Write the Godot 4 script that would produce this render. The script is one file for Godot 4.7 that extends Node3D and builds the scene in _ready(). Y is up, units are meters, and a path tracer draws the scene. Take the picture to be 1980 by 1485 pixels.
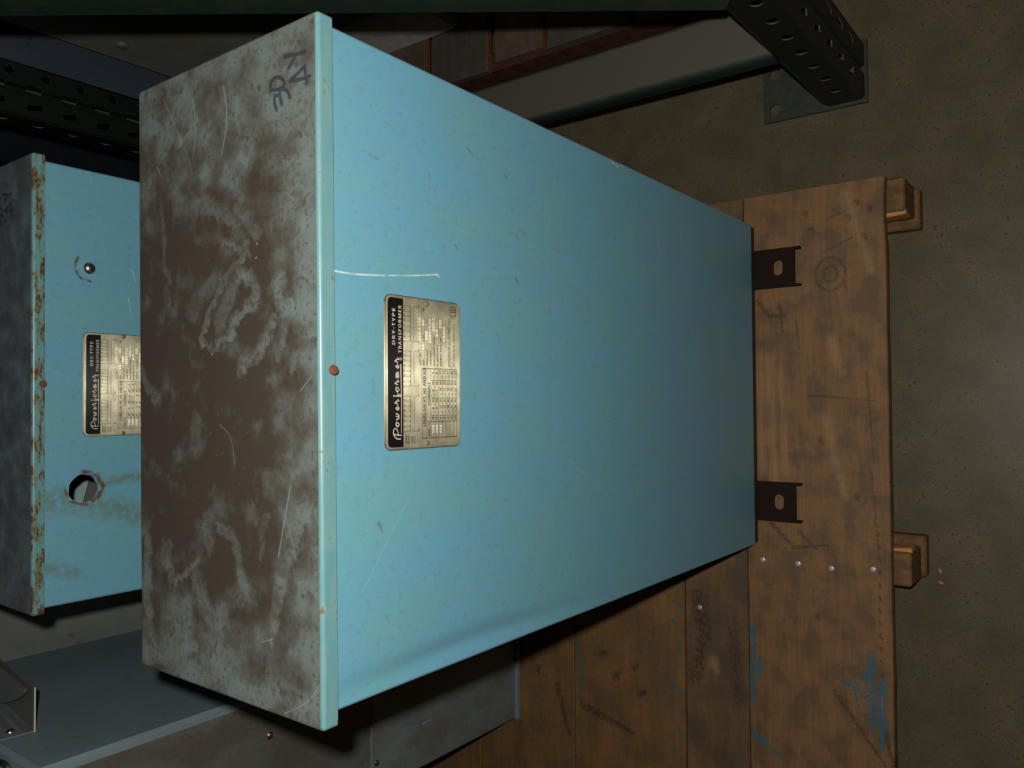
extends Node3D

# ---------------------------------------------------------------- naming
var taken := {}

func numbered(called: String) -> String:
	var n: int = taken.get(called, 0)
	taken[called] = n + 1
	return called if n == 0 else "%s_%03d" % [called, n]

func tag(o: Node3D, label: String, category := "", group := "") -> void:
	o.set_meta("label", label)
	if category: o.set_meta("category", category)
	if group: o.set_meta("group", group)

func thing(called: String, label: String, category: String, at := Vector3.ZERO, group := "") -> Node3D:
	var o := Node3D.new()
	o.name = numbered(called)
	add_child(o, true)
	o.position = at
	tag(o, label, category, group)
	return o

func part(called: String, mesh: Mesh, material, parent: Node, at := Vector3.ZERO, rot := Vector3.ZERO) -> MeshInstance3D:
	var o := MeshInstance3D.new()
	o.name = called
	o.mesh = mesh
	if material is Array:
		for k in material.size(): o.set_surface_override_material(k, material[k])
	else:
		o.material_override = material
	o.position = at
	o.rotation = rot
	parent.add_child(o, true)
	return o

func struct(called: String, mesh: Mesh, material: Material, at := Vector3.ZERO) -> MeshInstance3D:
	var o := part(called, mesh, material, self, at)
	o.set_meta("kind", "structure")
	return o

# ---------------------------------------------------------------- mesh helpers
func begin() -> SurfaceTool:
	var st := SurfaceTool.new()
	st.begin(Mesh.PRIMITIVE_TRIANGLES)
	return st

func vert(st: SurfaceTool, p: Vector3, n: Vector3, uv: Vector2) -> void:
	st.set_normal(n)
	st.set_uv(uv)
	st.add_vertex(p)

# a, b, c, d run counterclockwise as seen from outside
func quad(st: SurfaceTool, p: Array, n: Array, uv: Array) -> void:
	for k in [0, 2, 1, 0, 3, 2]:
		vert(st, p[k], n[k], uv[k])

func tri(st: SurfaceTool, a: Vector3, b: Vector3, c: Vector3, ua := Vector2.ZERO, ub := Vector2.ZERO, uc := Vector2.ZERO) -> void:
	var n := (b - a).cross(c - a).normalized()
	vert(st, a, n, ua)
	vert(st, c, n, uc)
	vert(st, b, n, ub)

func flat_quad(st: SurfaceTool, a: Vector3, b: Vector3, c: Vector3, d: Vector3, uv := []) -> void:
	var n := (c - a).cross(d - b).normalized()
	if uv.is_empty(): uv = [Vector2(0, 1), Vector2(1, 1), Vector2(1, 0), Vector2(0, 0)]
	quad(st, [a, b, c, d], [n, n, n, n], uv)

# box with bevelled edges; uv of a face runs 0..1 over it
func add_box(st: SurfaceTool, size: Vector3, bevel := 0.002, xf := Transform3D.IDENTITY) -> void:
	var h := size * 0.5
	var c: float = minf(bevel, minf(h.x, minf(h.y, h.z)) * 0.9)
	var uvof := func(p: Vector3, axis: int) -> Vector2:
		if axis == 0: return Vector2(0.5 + p.z / size.z, 0.5 - p.y / size.y)
		if axis == 1: return Vector2(0.5 + p.x / size.x, 0.5 + p.z / size.z)
		return Vector2(0.5 + p.x / size.x, 0.5 - p.y / size.y)
	var corner := func(s: Vector3, axis: int) -> Vector3:
		var q := (h - Vector3(c, c, c)) * s
		q[axis] = h[axis] * s[axis]
		return q
	var put := func(ps: Array, n: Vector3, axes: Array) -> void:
		# fan, turned so that it runs counterclockwise from outside
		if (ps[1] - ps[0]).cross(ps[2] - ps[0]).dot(n) < 0.0:
			ps.reverse()
			axes.reverse()
		for k in range(1, ps.size() - 1):
			for i in [0, k + 1, k]:
				vert(st, xf * ps[i], (xf.basis * n).normalized(), uvof.call(ps[i], axes[i]))
	for axis in 3:
		var b := (axis + 1) % 3
		var d := (axis + 2) % 3
		for s in [-1.0, 1.0]:
			var ps := []
			for k in [[-1, -1], [1, -1], [1, 1], [-1, 1]]:
				var v := Vector3.ZERO
				v[axis] = s
				v[b] = k[0]
				v[d] = k[1]
				ps.append(corner.call(v, axis))
			var n := Vector3.ZERO
			n[axis] = s
			put.call(ps, n, [axis, axis, axis, axis])
			for s2 in [-1.0, 1.0]:   # edge between +-axis and +-b
				var e := []
				for k in [[-1.0, axis], [1.0, axis], [1.0, b], [-1.0, b]]:
					var v := Vector3.ZERO
					v[axis] = s
					v[b] = s2
					v[d] = k[0]
					e.append(corner.call(v, k[1]))
				var n2 := Vector3.ZERO
				n2[axis] = s
				n2[b] = s2
				put.call(e, n2.normalized(), [axis, axis, axis, axis])
	for sx in [-1.0, 1.0]:
		for sy in [-1.0, 1.0]:
			for sz in [-1.0, 1.0]:
				var v := Vector3(sx, sy, sz)
				put.call([corner.call(v, 0), corner.call(v, 1), corner.call(v, 2)], v.normalized(), [0, 1, 2])

func box(size: Vector3, bevel := 0.002) -> ArrayMesh:
	var st := begin()
	add_box(st, size, bevel)
	return st.commit()

# surface of revolution about y; profile of (radius, y) from the bottom up
func lathe(profile: Array, sides := 24, st: SurfaceTool = null, xf := Transform3D.IDENTITY) -> SurfaceTool:
	if st == null: st = begin()
	for k in profile.size() - 1:
		var p: Vector2 = profile[k]
		var q: Vector2 = profile[k + 1]
		var sl := Vector2(q.y - p.y, p.x - q.x).normalized()
		for i in sides:
			var a := TAU * i / sides
			var b := TAU * (i + 1) / sides
			var da := Vector3(cos(a), 0, -sin(a))
			var db := Vector3(cos(b), 0, -sin(b))
			var na := xf.basis * (da * sl.x + Vector3.UP * sl.y)
			var nb := xf.basis * (db * sl.x + Vector3.UP * sl.y)
			var ps := [da * p.x + Vector3.UP * p.y, db * p.x + Vector3.UP * p.y, db * q.x + Vector3.UP * q.y, da * q.x + Vector3.UP * q.y]
			for j in 4: ps[j] = xf * ps[j]
			quad(st, ps, [na, nb, nb, na], [Vector2(0.5, 0.5) + Vector2(da.x, da.z) * 0.4, Vector2(0.5, 0.5) + Vector2(db.x, db.z) * 0.4, Vector2(0.5, 0.5) + Vector2(db.x, db.z) * 0.3, Vector2(0.5, 0.5) + Vector2(da.x, da.z) * 0.3])
	return st

# outline of a rounded rectangle in x, z, counterclockwise from above (x to the right, z towards us): [point, outward normal]
func rrect(x0: float, x1: float, z0: float, z1: float, r: float, n := 4, along := 1) -> Array:
	var out := []
	var centres := [Vector2(x1 - r, z1 - r), Vector2(x1 - r, z0 + r), Vector2(x0 + r, z0 + r), Vector2(x0 + r, z1 - r)]
	var starts := [PI / 2, 0.0, -PI / 2, -PI]
	for k in 4:
		for i in n + 1:
			var a: float = starts[k] - PI / 2 * i / n
			var d := Vector2(cos(a), sin(a))
			out.append([centres[k] + d * r, d])
	# front edge (from the last point back to the first) in several columns
	var a0: Vector2 = out[-1][0]
	var b0: Vector2 = out[0][0]
	for i in range(1, along):
		out.append([a0.lerp(b0, float(i) / along), Vector2(0, 1)])
	return out

# ---------------------------------------------------------------- painting helpers: textures are computed, wear only
func noise(s: int, f: float, octaves := 4) -> FastNoiseLite:
	var n := FastNoiseLite.new()
	n.seed = s
	n.frequency = f
	n.noise_type = FastNoiseLite.TYPE_SIMPLEX_SMOOTH
	n.fractal_octaves = octaves
	return n

func mask(w: int, h: int) -> PackedFloat32Array:
	var m := PackedFloat32Array()
	m.resize(w * h)
	return m

# soft stroke along points given in 0..1; radius in pixels, changing from r0 to r1
func stroke(m: PackedFloat32Array, w: int, h: int, pts: Array, r0: float, r1: float, soft := 0.5, value := 1.0) -> PackedFloat32Array:
	for k in pts.size() - 1:
		var a := Vector2(pts[k].x * w, pts[k].y * h)
		var b := Vector2(pts[k + 1].x * w, pts[k + 1].y * h)
		var ra: float = lerpf(r0, r1, float(k) / (pts.size() - 1))
		var rb: float = lerpf(r0, r1, float(k + 1) / (pts.size() - 1))
		var big: float = maxf(ra, rb) + 1.0
		var ab := b - a
		var l2: float = maxf(ab.length_squared(), 1e-6)
		for y in range(maxi(0, int(minf(a.y, b.y) - big)), mini(h, int(maxf(a.y, b.y) + big) + 1)):
			for x in range(maxi(0, int(minf(a.x, b.x) - big)), mini(w, int(maxf(a.x, b.x) + big) + 1)):
				var p := Vector2(x + 0.5, y + 0.5)
				var t: float = clampf((p - a).dot(ab) / l2, 0.0, 1.0)
				var r: float = lerpf(ra, rb, t)
				var v: float = value * (1.0 - smoothstep(r * (1.0 - soft) - 0.4, r + 0.4, p.distance_to(a + ab * t)))
				if v > m[y * w + x]: m[y * w + x] = v
	return m

func v2(a: Array) -> Array:
	var out := []
	for k in range(0, a.size(), 2): out.append(Vector2(a[k], a[k + 1]))
	return out

func smooth_path(p: Array, steps := 6) -> Array:
	var out := []
	for k in p.size() - 1:
		for i in steps:
			out.append((p[k] as Vector2).cubic_interpolate(p[k + 1], p[maxi(k - 1, 0)], p[mini(k + 2, p.size() - 1)], float(i) / steps))
	out.append(p[-1])
	return out

func picture(w: int, h: int, pixel: Callable) -> Image:
	var bytes := PackedByteArray()
	bytes.resize(w * h * 3)
	var i := 0
	for y in h:
		for x in w:
			var c: Color = pixel.call(x, y)
			bytes[i] = int(clampf(c.r, 0, 1) * 255.0)
			bytes[i + 1] = int(clampf(c.g, 0, 1) * 255.0)
			bytes[i + 2] = int(clampf(c.b, 0, 1) * 255.0)
			i += 3
	return Image.create_from_data(w, h, false, Image.FORMAT_RGB8, bytes)

func tex(im: Image) -> ImageTexture:
	return ImageTexture.create_from_image(im)

func rgb(r: int, g: int, b: int) -> Color:
	return Color(r / 255.0, g / 255.0, b / 255.0)

func mat(color: Color, rough := 0.6, metal := 0.0, texture: Texture2D = null) -> StandardMaterial3D:
	var m := StandardMaterial3D.new()
	m.albedo_color = color
	m.roughness = rough
	m.metallic = metal
	if texture:
		m.albedo_texture = texture
		m.albedo_color = Color.WHITE
	return m

# mottled paint or metal for small parts, in three planes
func worn(a: Color, b: Color, rough: float, metal: float, s: int, size := 0.25) -> StandardMaterial3D:
	var n1 := noise(s, 0.02, 5)
	var n2 := noise(s + 1, 0.12, 3)
	var im := picture(256, 256, func(x, y): return a.lerp(b, smoothstep(-0.35, 0.5, n1.get_noise_2d(x, y) + 0.45 * n2.get_noise_2d(x, y))))
	var m := mat(Color.WHITE, rough, metal, tex(im))
	m.uv1_triplanar = true
	m.uv1_scale = Vector3.ONE / size
	return m

# ---------------------------------------------------------------- print on the nameplate
var font_cache := {}

func print_text(im: Image, text: String, at: Vector2, cap: float, color: Color, squeeze := 1.0, bold := true, slant := 0.0, spacing := 0.0) -> float:
	var f: SystemFont = font_cache.get(bold)
	if f == null:
		f = SystemFont.new()
		f.font_names = PackedStringArray(["Droid Sans"])
		f.font_weight = 700 if bold else 400
		font_cache[bold] = f
	var ts := TextServerManager.get_primary_interface()
	var rid: RID = f.get_rids()[0]
	var size := int(round(cap / 0.714))
	var sz := Vector2i(size, 0)
	var x := at.x
	for k in text.length():
		var gi: int = ts.font_get_glyph_index(rid, size, text.unicode_at(k), 0)
		ts.font_render_glyph(rid, sz, gi)
		var r: Rect2 = ts.font_get_glyph_uv_rect(rid, sz, gi)
		var ti: int = ts.font_get_glyph_texture_idx(rid, sz, gi)
		if ti >= 0 and r.size.x > 0:
			var g: Image = ts.font_get_texture_image(rid, sz, ti).get_region(Rect2i(r))
			var off: Vector2 = ts.font_get_glyph_offset(rid, sz, gi)
			for y in g.get_height():
				for gx in int(ceil(g.get_width() * squeeze)):
					var cov: float = g.get_pixel(mini(int(gx / squeeze), g.get_width() - 1), y).a
					var py := int(at.y + off.y + y)
					var px := int(x + off.x * squeeze + gx - slant * (off.y + y))
					if cov > 0.02 and px >= 0 and py >= 0 and px < im.get_width() and py < im.get_height():
						im.set_pixel(px, py, im.get_pixel(px, py).lerp(color, cov * color.a))
		x += ts.font_get_glyph_advance(rid, size, gi).x * squeeze + spacing
	return x

# hand-drawn script letters: strokes in x-heights, the last number is how far the pen moves on
func script_letter(c: String) -> Array:
	match c:
		"P": return [[v2([-0.45, -0.55, -0.5, 0.2, -0.2, 1.3, 0.5, 2.0, 1.35, 2.1, 1.9, 1.6, 1.75, 0.95, 1.1, 0.45, 0.25, 0.35]), v2([0.55, 1.75, 0.42, 0.3, 0.3, -1.0])], 1.5]
		"o": return [[v2([-0.1, 0.4, 0.2, 0.95, 0.65, 0.95, 0.8, 0.45, 0.45, 0.0, 0.1, 0.2, 0.2, 0.8, 0.6, 1.0, 1.0, 0.8])], 0.95]
		"w": return [[v2([0.0, 0.9, 0.15, 0.25, 0.4, 0.02, 0.65, 0.4, 0.68, 0.9, 0.72, 0.2, 0.95, 0.02, 1.2, 0.45, 1.2, 0.95, 1.45, 0.75])], 1.35]
		"e": return [[v2([-0.05, 0.3, 0.35, 0.45, 0.6, 0.8, 0.4, 1.0, 0.15, 0.75, 0.12, 0.25, 0.4, 0.0, 0.75, 0.25, 0.9, 0.5])], 0.85]
		"r": return [[v2([-0.05, 0.4, 0.2, 1.1, 0.3, 1.35, 0.35, 0.95, 0.65, 0.9, 0.6, 0.35, 0.75, 0.05, 1.0, 0.4])], 0.95]
		"f": return [[v2([0.3, 2.1, 0.28, 0.8, 0.25, -0.7, 0.4, -1.0, 0.6, -0.5, 0.55, 0.1, 0.2, 0.35, 0.9, 0.45])], 0.85]
		"m": return [[v2([-0.05, 0.4, 0.2, 1.0, 0.22, 0.0, 0.4, 0.8, 0.6, 0.95, 0.65, 0.0, 0.85, 0.8, 1.05, 0.95, 1.1, 0.1, 1.4, 0.4])], 1.35]
	return [[], 0.5]

func nameplate_pictures() -> Array:
	var w := 1024
	var h := 748
	var n1 := noise(41, 0.006, 4)
	var n2 := noise(42, 0.3, 2)
	var band := func(x, y) -> bool:
		if y < 24 or y > 165 or x < 16 or x > w - 18: return false
		var cx: float = clampf(x, 46, w - 48)
		var cy: float = maxf(y, 54)
		return Vector2(x, y).distance_to(Vector2(cx, cy)) <= 30.0
	var im := picture(w, h, func(x, y):
		if band.call(x, y): return rgb(14, 12, 16)
		var t: float = 0.5 + 0.5 * n1.get_noise_2d(x, y) + 0.22 * n2.get_noise_2d(x * 0.1, y)
		var edge: float = smoothstep(12.0, 0.0, minf(minf(x, w - x), minf(y, h - y)))
		return rgb(120, 115, 92).lerp(rgb(170, 165, 138), clampf(t, 0, 1)).lerp(rgb(95, 80, 55), edge * 0.5))
	var ink := rgb(28, 26, 24)
	var pale := rgb(196, 190, 165)
	# script word and its underline
	var m := mask(w, h)
	var pen := Vector2(84, 126)
	var xh := 29.0
	for c in "Powerformer":
		var l := script_letter(c)
		for s in l[0]:
			var pts := []
			for q in smooth_path(s): pts.append(Vector2((pen.x + q.x * xh * 1.02) / w, (pen.y - q.y * xh * (0.85 if c == "P" or c == "f" else 1.0)) / h))
			m = stroke(m, w, h, pts, 5.2, 4.6, 0.25)
		pen.x += l[1] * xh * 1.6 if c == "P" else l[1] * xh * 1.62
		if c != "P": pen.x -= 0.0
	m = stroke(m, w, h, [Vector2(0.105, 146.0 / h), Vector2(0.33, 149.0 / h), Vector2(0.55, 143.0 / h)], 3.0, 6.5, 0.2)
	for y in range(20, 170):
		for x in w:
			if m[y * w + x] > 0.02: im.set_pixel(x, y, im.get_pixel(x, y).lerp(pale, m[y * w + x]))
	print_text(im, "DRY-TYPE", Vector2(690, 92), 29, pale, 1.22, true, 0.0, 3)
	print_text(im, "TRANSFORMER", Vector2(640, 150), 29, pale, 1.02, true, 0.0, 2)
	print_text(im, "®", Vector2(588, 154), 24, pale, 1.0, true)
	# winding diagrams
	var line := func(x0: float, y0: float, x1: float, y1: float, t := 2.0) -> void:
		im.fill_rect(Rect2i(int(minf(x0, x1) - t * 0.5), int(minf(y0, y1) - t * 0.5), int(absf(x1 - x0) + t), int(absf(y1 - y0) + t)), ink)
	for g in 3:
		var x0: float = 118.0 + g * 303.0
		for k in 8:
			var x := x0 + k * 34.0
			line.call(x, 188, x, 236, 2)
			print_text(im, str([6, 9, 12, 15, 18, 21, 24, 3][k] - 2 * g + (4 if g == 2 else 0)), Vector2(x - 9, 185), 14, ink, 1.0)
			if k < 7:
				for j in 3: line.call(x + 5 + j * 10, 236, x + 11 + j * 10, 232 + 4 * (j % 2), 2)
		for j in 30: line.call(x0 + j * 8, 272, x0 + j * 8 + 4, 268 + 3 * (j % 2), 2)
		line.call(x0, 250, x0, 300, 2)
		print_text(im, "X" + str(g), Vector2(x0 - 6, 320), 13, ink)
		line.call(x0 + 240, 270, x0 + 240, 300, 2)
		print_text(im, "X" + str(g + 1), Vector2(x0 + 232, 320), 13, ink)
	line.call(118, 250, 960, 250, 2)
	for r in [["HIGH", 198], ["VOLT", 222], ["LOW", 256], ["VOLT", 280]]:
		print_text(im, r[0], Vector2(34, r[1]), 14, ink, 1.1)
	# connection table
	var ty := [348, 394, 436, 478, 518, 557, 596, 634, 672, 710]
	for y in ty: line.call(66, y, 546, y, 3)
	line.call(66, 348, 66, 710, 4)
	line.call(546, 348, 546, 710, 4)
	line.call(178, 394, 178, 710, 4)
	print_text(im, "LINES ON H1, H2 AND H3", Vector2(146, 384), 24, ink, 0.98)
	print_text(im, "VOLTS", Vector2(78, 428), 22, ink, 1.0)
	print_text(im, "CONNECT", Vector2(292, 428), 22, ink, 1.1)
	for k in 7:
		var y := 470 + int(k * 39.2)
		for j in 3:
			var x := 192 + j * 122
			print_text(im, "H" + str(j + 1), Vector2(x, y), 20, ink, 0.95)
			print_text(im, "TO", Vector2(x + 44, y), 12, rgb(80, 74, 60), 1.0)
			print_text(im, str([6, 4, 5][j] + k * 3), Vector2(x + 72, y), 20, ink, 0.95)
	# the right-hand fields
	var fields := [["CAT. NO.", 340], ["KVA", 374], ["HIGH VOLT", 408], ["LOW VOLT", 444], ["INSULATION CLASS", 480], ["% IMPEDANCE", 514], ["APPROX. TOTAL WT.", 550]]
	for fd in fields:
		var end: float = print_text(im, fd[0], Vector2(566, fd[1]), 15, ink, 1.05)
		line.call(end + 6, fd[1] + 3, 900 + (60 if fd[1] < 360 else 0), fd[1] + 3, 2)
	print_text(im, "3 PH", Vector2(732, 374), 15, ink, 1.05)
	print_text(im, "HZ", Vector2(936, 374), 15, ink, 1.05)
	line.call(700, 592, 900, 592, 2)
	print_text(im, "JEFFERSON ELECTRIC CO.", Vector2(558, 642), 25, ink, 0.9, false, 0.22)
	print_text(im, "BELLWOOD, ILLINOIS U.S.A.", Vector2(566, 690), 15, rgb(60, 55, 45), 1.15)
	line.call(914, 640, 914, 700, 2)
	for r in [[930, 640, 992, 640], [930, 700, 992, 700], [930, 640, 930, 700], [992, 640, 992, 700], [958, 640, 958, 700], [958, 670, 992, 670], [974, 640, 974, 700]]:
		line.call(r[0], r[1], r[2], r[3], 4)
	# stamped figures
	var stamp := rgb(212, 206, 186)
	print_text(im, "223-1156", Vector2(728, 338), 26, stamp, 1.1)
	print_text(im, "15", Vector2(668, 372), 26, stamp, 1.1)
	print_text(im, "60", Vector2(838, 372), 26, stamp, 1.1)
	print_text(im, "480", Vector2(740, 406), 26, stamp, 1.1)
	print_text(im, "208Y/120", Vector2(720, 442), 26, stamp, 1.1)
	print_text(im, "220 C", Vector2(806, 478), 26, stamp, 1.1)
	print_text(im, "4.5", Vector2(770, 512), 26, stamp, 1.1)
	print_text(im, "200", Vector2(830, 548), 26, stamp, 1.1)
	print_text(im, "15266", Vector2(740, 588), 26, stamp, 1.1)
	for k in 3: print_text(im, str([504, 480, 456][k]), Vector2(94, 470 + k * 39), 22, stamp, 1.2)
	var metal := picture(w, h, func(x, y):
		var v := 0.75
		if band.call(x, y): v = 0.0
		return Color(v, 0.42 if v > 0.1 else 0.22, v))
	return [im, metal]

# ---------------------------------------------------------------- textures of the blue cabinets
const BLUE_A := Color(0.392, 0.612, 0.695)
const BLUE_B := Color(0.402, 0.618, 0.656)

func lid_picture(w: int, h: int, main: bool) -> Image:
	var dust := mask(w, h)
	var k := w / 1240.0
	var pale := mask(w, h)
	var ink := mask(w, h)
	var bits := mask(w, h)
	if main:
		for s in [
			[[0.57, 0.411, 0.604, 0.459, 0.637, 0.521, 0.652, 0.56, 0.667, 0.612, 0.679, 0.656], 8, 4, 0.60],
			[[0.647, 0.612, 0.637, 0.685, 0.62, 0.706, 0.604, 0.685, 0.593, 0.635, 0.578, 0.583, 0.557, 0.553, 0.542, 0.491], 11, 8, 0.70],
			[[0.581, 0.506, 0.614, 0.552, 0.634, 0.582], 15, 12, 0.50],
			[[0.56, 0.395, 0.548, 0.411, 0.54, 0.483, 0.551, 0.537], 6, 6, 0.60],
			[[0.601, 0.353, 0.624, 0.394, 0.643, 0.466], 16, 11, 0.40],
			[[0.767, 0.343, 0.77, 0.425, 0.753, 0.505, 0.73, 0.582, 0.706, 0.634, 0.681, 0.656], 15, 8, 0.50],
			[[0.704, 0.521, 0.691, 0.597, 0.68, 0.656], 3, 4, 0.55],
			[[0.749, 0.597, 0.727, 0.663, 0.708, 0.699], 7, 10, 0.45],
			[[0.627, 0.823, 0.6, 0.837, 0.588, 0.883, 0.58, 0.946], 16, 22, 0.80],
			[[0.663, 0.965, 0.605, 0.946, 0.546, 0.977], 32, 22, 0.85],
			[[0.556, 0.915, 0.544, 0.977], 12, 19, 0.70],
			[[0.574, 0.776, 0.546, 0.735, 0.522, 0.7, 0.513, 0.642, 0.501, 0.62], 10, 8, 0.65],
			[[0.564, 0.837, 0.534, 0.824, 0.518, 0.803], 8, 5, 0.45],
			[[0.529, 0.94, 0.522, 0.896, 0.499, 0.863], 8, 4, 0.50],
			[[0.804, 0.163, 0.733, 0.168, 0.685, 0.174, 0.66, 0.205], 5, 6, 0.40],
			[[0.642, 0.188, 0.623, 0.206], 10, 7, 0.30],
			[[0.736, 0.883, 0.684, 0.946], 36, 29, 0.70],
			[[0.519, 0.022, 0.484, 0.052, 0.46, 0.118], 6, 13, 0.50],
			[[0.216, 0.186, 0.196, 0.168, 0.175, 0.196, 0.16, 0.224, 0.204, 0.375], 14, 5, 0.60],
			[[0.254, 0.383, 0.241, 0.418, 0.224, 0.435], 13, 10, 0.40],
			[[0.262, 0.484, 0.25, 0.565, 0.225, 0.589, 0.192, 0.604, 0.177, 0.635, 0.148, 0.597], 8, 10, 0.45],
			[[0.286, 0.746, 0.257, 0.724, 0.225, 0.717], 8, 5, 0.40],
			[[0.292, 0.899, 0.249, 0.859, 0.201, 0.817, 0.153, 0.789, 0.105, 0.761], 20, 5, 0.72],
			[[0.174, 0.367, 0.13, 0.41, 0.104, 0.485, 0.103, 0.581], 17, 13, 0.55],
			[[0.233, 0.03, 0.197, 0.061], 11, 10, 0.60],
			[[0.197, 0.051, 0.035, 0.054], 11, 15, 0.65],
			[[0.101, 0.261, 0.049, 0.216, 0.034, 0.307, 0.053, 0.518], 36, 31, 0.70],
			[[0.023, 0.558, 0.021, 0.747, 0.029, 0.919], 18, 18, 0.65],
			[[0.295, 0.985, 0.155, 0.978, 0.036, 0.984], 11, 15, 0.72],
			[[0.999, 0.22, 0.952, 0.278, 0.915, 0.221, 0.874, 0.162], 25, 16, 0.60],
			[[1.004, 0.596, 0.998, 0.784, 0.995, 0.957], 16, 22, 0.75],
			[[0.938, 0.785, 0.869, 0.915, 0.791, 0.915, 0.724, 0.94], 38, 35, 0.75],
			[[0.91, 0.547, 0.876, 0.597, 0.843, 0.645], 25, 29, 0.50],
			[[0.981, 0.389, 0.976, 0.596], 19, 19, 0.50]]:
			dust = stroke(dust, w, h, smooth_path(v2(s[0]), 4), s[1] * k * 1.9, s[2] * k * 1.9, 0.6, minf(1.0, s[3] * 1.15))
		for s in [
			[[0.946, 0.535, 0.895, 0.552, 0.841, 0.522], 3.0, 2.4], [[0.946, 0.356, 0.898, 0.372, 0.852, 0.357], 2.2, 1.6],
			[[0.966, 0.174, 0.91, 0.251, 0.876, 0.284], 1.0, 1.0], [[0.9, 0.27, 0.85, 0.33, 0.83, 0.345], 0.9, 0.9],
			[[0.07, 0.994, 0.036, 0.93, 0.008, 0.823], 1.4, 1.1], [[0.335, 0.86, 0.23, 0.80], 2.2, 2.6], [[0.11, 0.77, 0.1, 0.71], 1.8, 1.0],
			[[0.855, 0.13, 0.835, 0.16], 3.0, 1.4], [[0.47, 0.91, 0.49, 0.96], 2.0, 1.0], [[0.42, 0.5, 0.40, 0.56, 0.36, 0.58], 1.2, 1.0]]:
			pale = stroke(pale, w, h, smooth_path(v2(s[0]), 4), s[1] * k, s[2] * k, 0.6, 0.55)
		var rng := RandomNumberGenerator.new()
		rng.seed = 99
		for i in 70:
			var q := Vector2(rng.randfn(0.42, 0.16), rng.randfn(0.55, 0.2))
			bits = stroke(bits, w, h, [q, q + Vector2(rng.randf_range(-0.001, 0.001), 0.001)], rng.randf_range(0.6, 1.3), 0.6, 0.3, 0.8)
		for q in [Vector2(0.690, 0.705), Vector2(0.669, 0.70), Vector2(0.545, 0.41), Vector2(0.53, 0.46)]:
			bits = stroke(bits, w, h, [q, q + Vector2(0.0015, 0.003)], 2.0, 1.6, 0.3, 1.0)
	# marker: a 3, a crossed O, a triangle and a Y
	var marks := [
		[0.9521, 0.8498, 0.9507, 0.878, 0.948, 0.913, 0.947, 0.9446],
		[0.9481, 0.9014, 0.941, 0.8868, 0.9341, 0.8691],
		[0.9142, 0.8721, 0.9203, 0.9072, 0.9268, 0.9417],
		[0.9268, 0.9417, 0.9157, 0.9445, 0.9028, 0.9516],
		[0.9142, 0.8721, 0.9108, 0.9188, 0.9097, 0.9643],
		[0.9116, 0.7815, 0.9211, 0.78, 0.9265, 0.7969, 0.9254, 0.8213, 0.9169, 0.8454, 0.91, 0.8424, 0.9084, 0.8243, 0.9094, 0.8, 0.9116, 0.7815],
		[0.8799, 0.8077, 0.892, 0.7985, 0.9011, 0.8, 0.8993, 0.8153],
		[0.8849, 0.8334, 0.8954, 0.8259, 0.9086, 0.8228],
		[0.9089, 0.8243, 0.9039, 0.8514, 0.8971, 0.8662, 0.8899, 0.8736]]
	for s in marks:
		var q := v2(s)
		if not main:
			for i in q.size(): q[i] = Vector2(0.893 + (q[i].x - 0.915) * 1.0, q[i].y - 0.17)
		ink = stroke(ink, w, h, smooth_path(q, 4), 5.0 * k, 4.0 * k, 0.4, 0.85)
	var n1 := noise(7 if main else 17, 0.009 / k, 5)
	var n2 := noise(8, 0.045 / k, 5)
	var n3 := noise(9, 0.28 / k, 3)
	var n4 := noise(10, 0.014 / k, 4)
	var brown := rgb(69, 61, 52) if main else rgb(80, 86, 90)
	var grey := rgb(116, 129, 124) if main else rgb(112, 130, 138)
	return picture(w, h, func(x, y):
		var u: float = float(x) / w
		var v: float = float(y) / h
		var i: int = y * w + x
		var a: float = n1.get_noise_2d(x, y)
		var b: float = n2.get_noise_2d(x * 0.8, y)
		var c: float = n3.get_noise_2d(x, y)
		var e: float = n4.get_noise_2d(x + 900.0, y * 0.6)
		var wx := clampi(x + int(16.0 * k * b + 5.0 * k * c), 0, w - 1)
		var wy := clampi(y + int(16.0 * k * e - 5.0 * k * c), 0, h - 1)
		var wiped: float = dust[wy * w + wx]
		# dust has gathered towards the rims
		var rim: float = maxf(0.8 * smoothstep(0.66, 1.0, v), maxf(0.7 * smoothstep(0.66, 0.90, u), 0.68 * smoothstep(0.25, 0.04, u)))
		if not main: rim = 0.5
		var d: float = maxf(rim + 0.75 * a + 0.25 * b - 0.08, 0.0)
		d = 1.0 - (1.0 - clampf(d, 0.0, 0.85)) * (1.0 - minf(wiped * clampf(0.88 + 0.9 * b + 0.4 * c, 0.0, 1.15), 1.0))
		# brown stain and specks come through the dust again
		d *= 1.0 - 0.48 * smoothstep(0.06, 0.5, e + 0.45 * b + 0.25 * c)
		d *= 1.0 - 0.45 * smoothstep(0.25, 0.6, b + 0.35 * c)
		d = clampf(d + 0.10 * c * d, 0.0, 1.0)
		var col: Color = brown.lerp(grey, d * 0.9)
		col = col.lerp(rgb(112, 136, 140), 0.3 * smoothstep(0.1, 0.5, a) * d)
		col = col.lerp(rgb(66, 42, 30), 0.4 * smoothstep(0.45, 0.65, b + 0.4 * c) * (0.35 + 0.65 * d))
		col = col.lerp(rgb(150, 168, 170), pale[i])
		col = col.lerp(rgb(48, 50, 62), ink[i] * clampf(0.85 + 0.5 * c, 0, 1))
		col = col.lerp(rgb(176, 150, 84), bits[i])
		return col)

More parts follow.
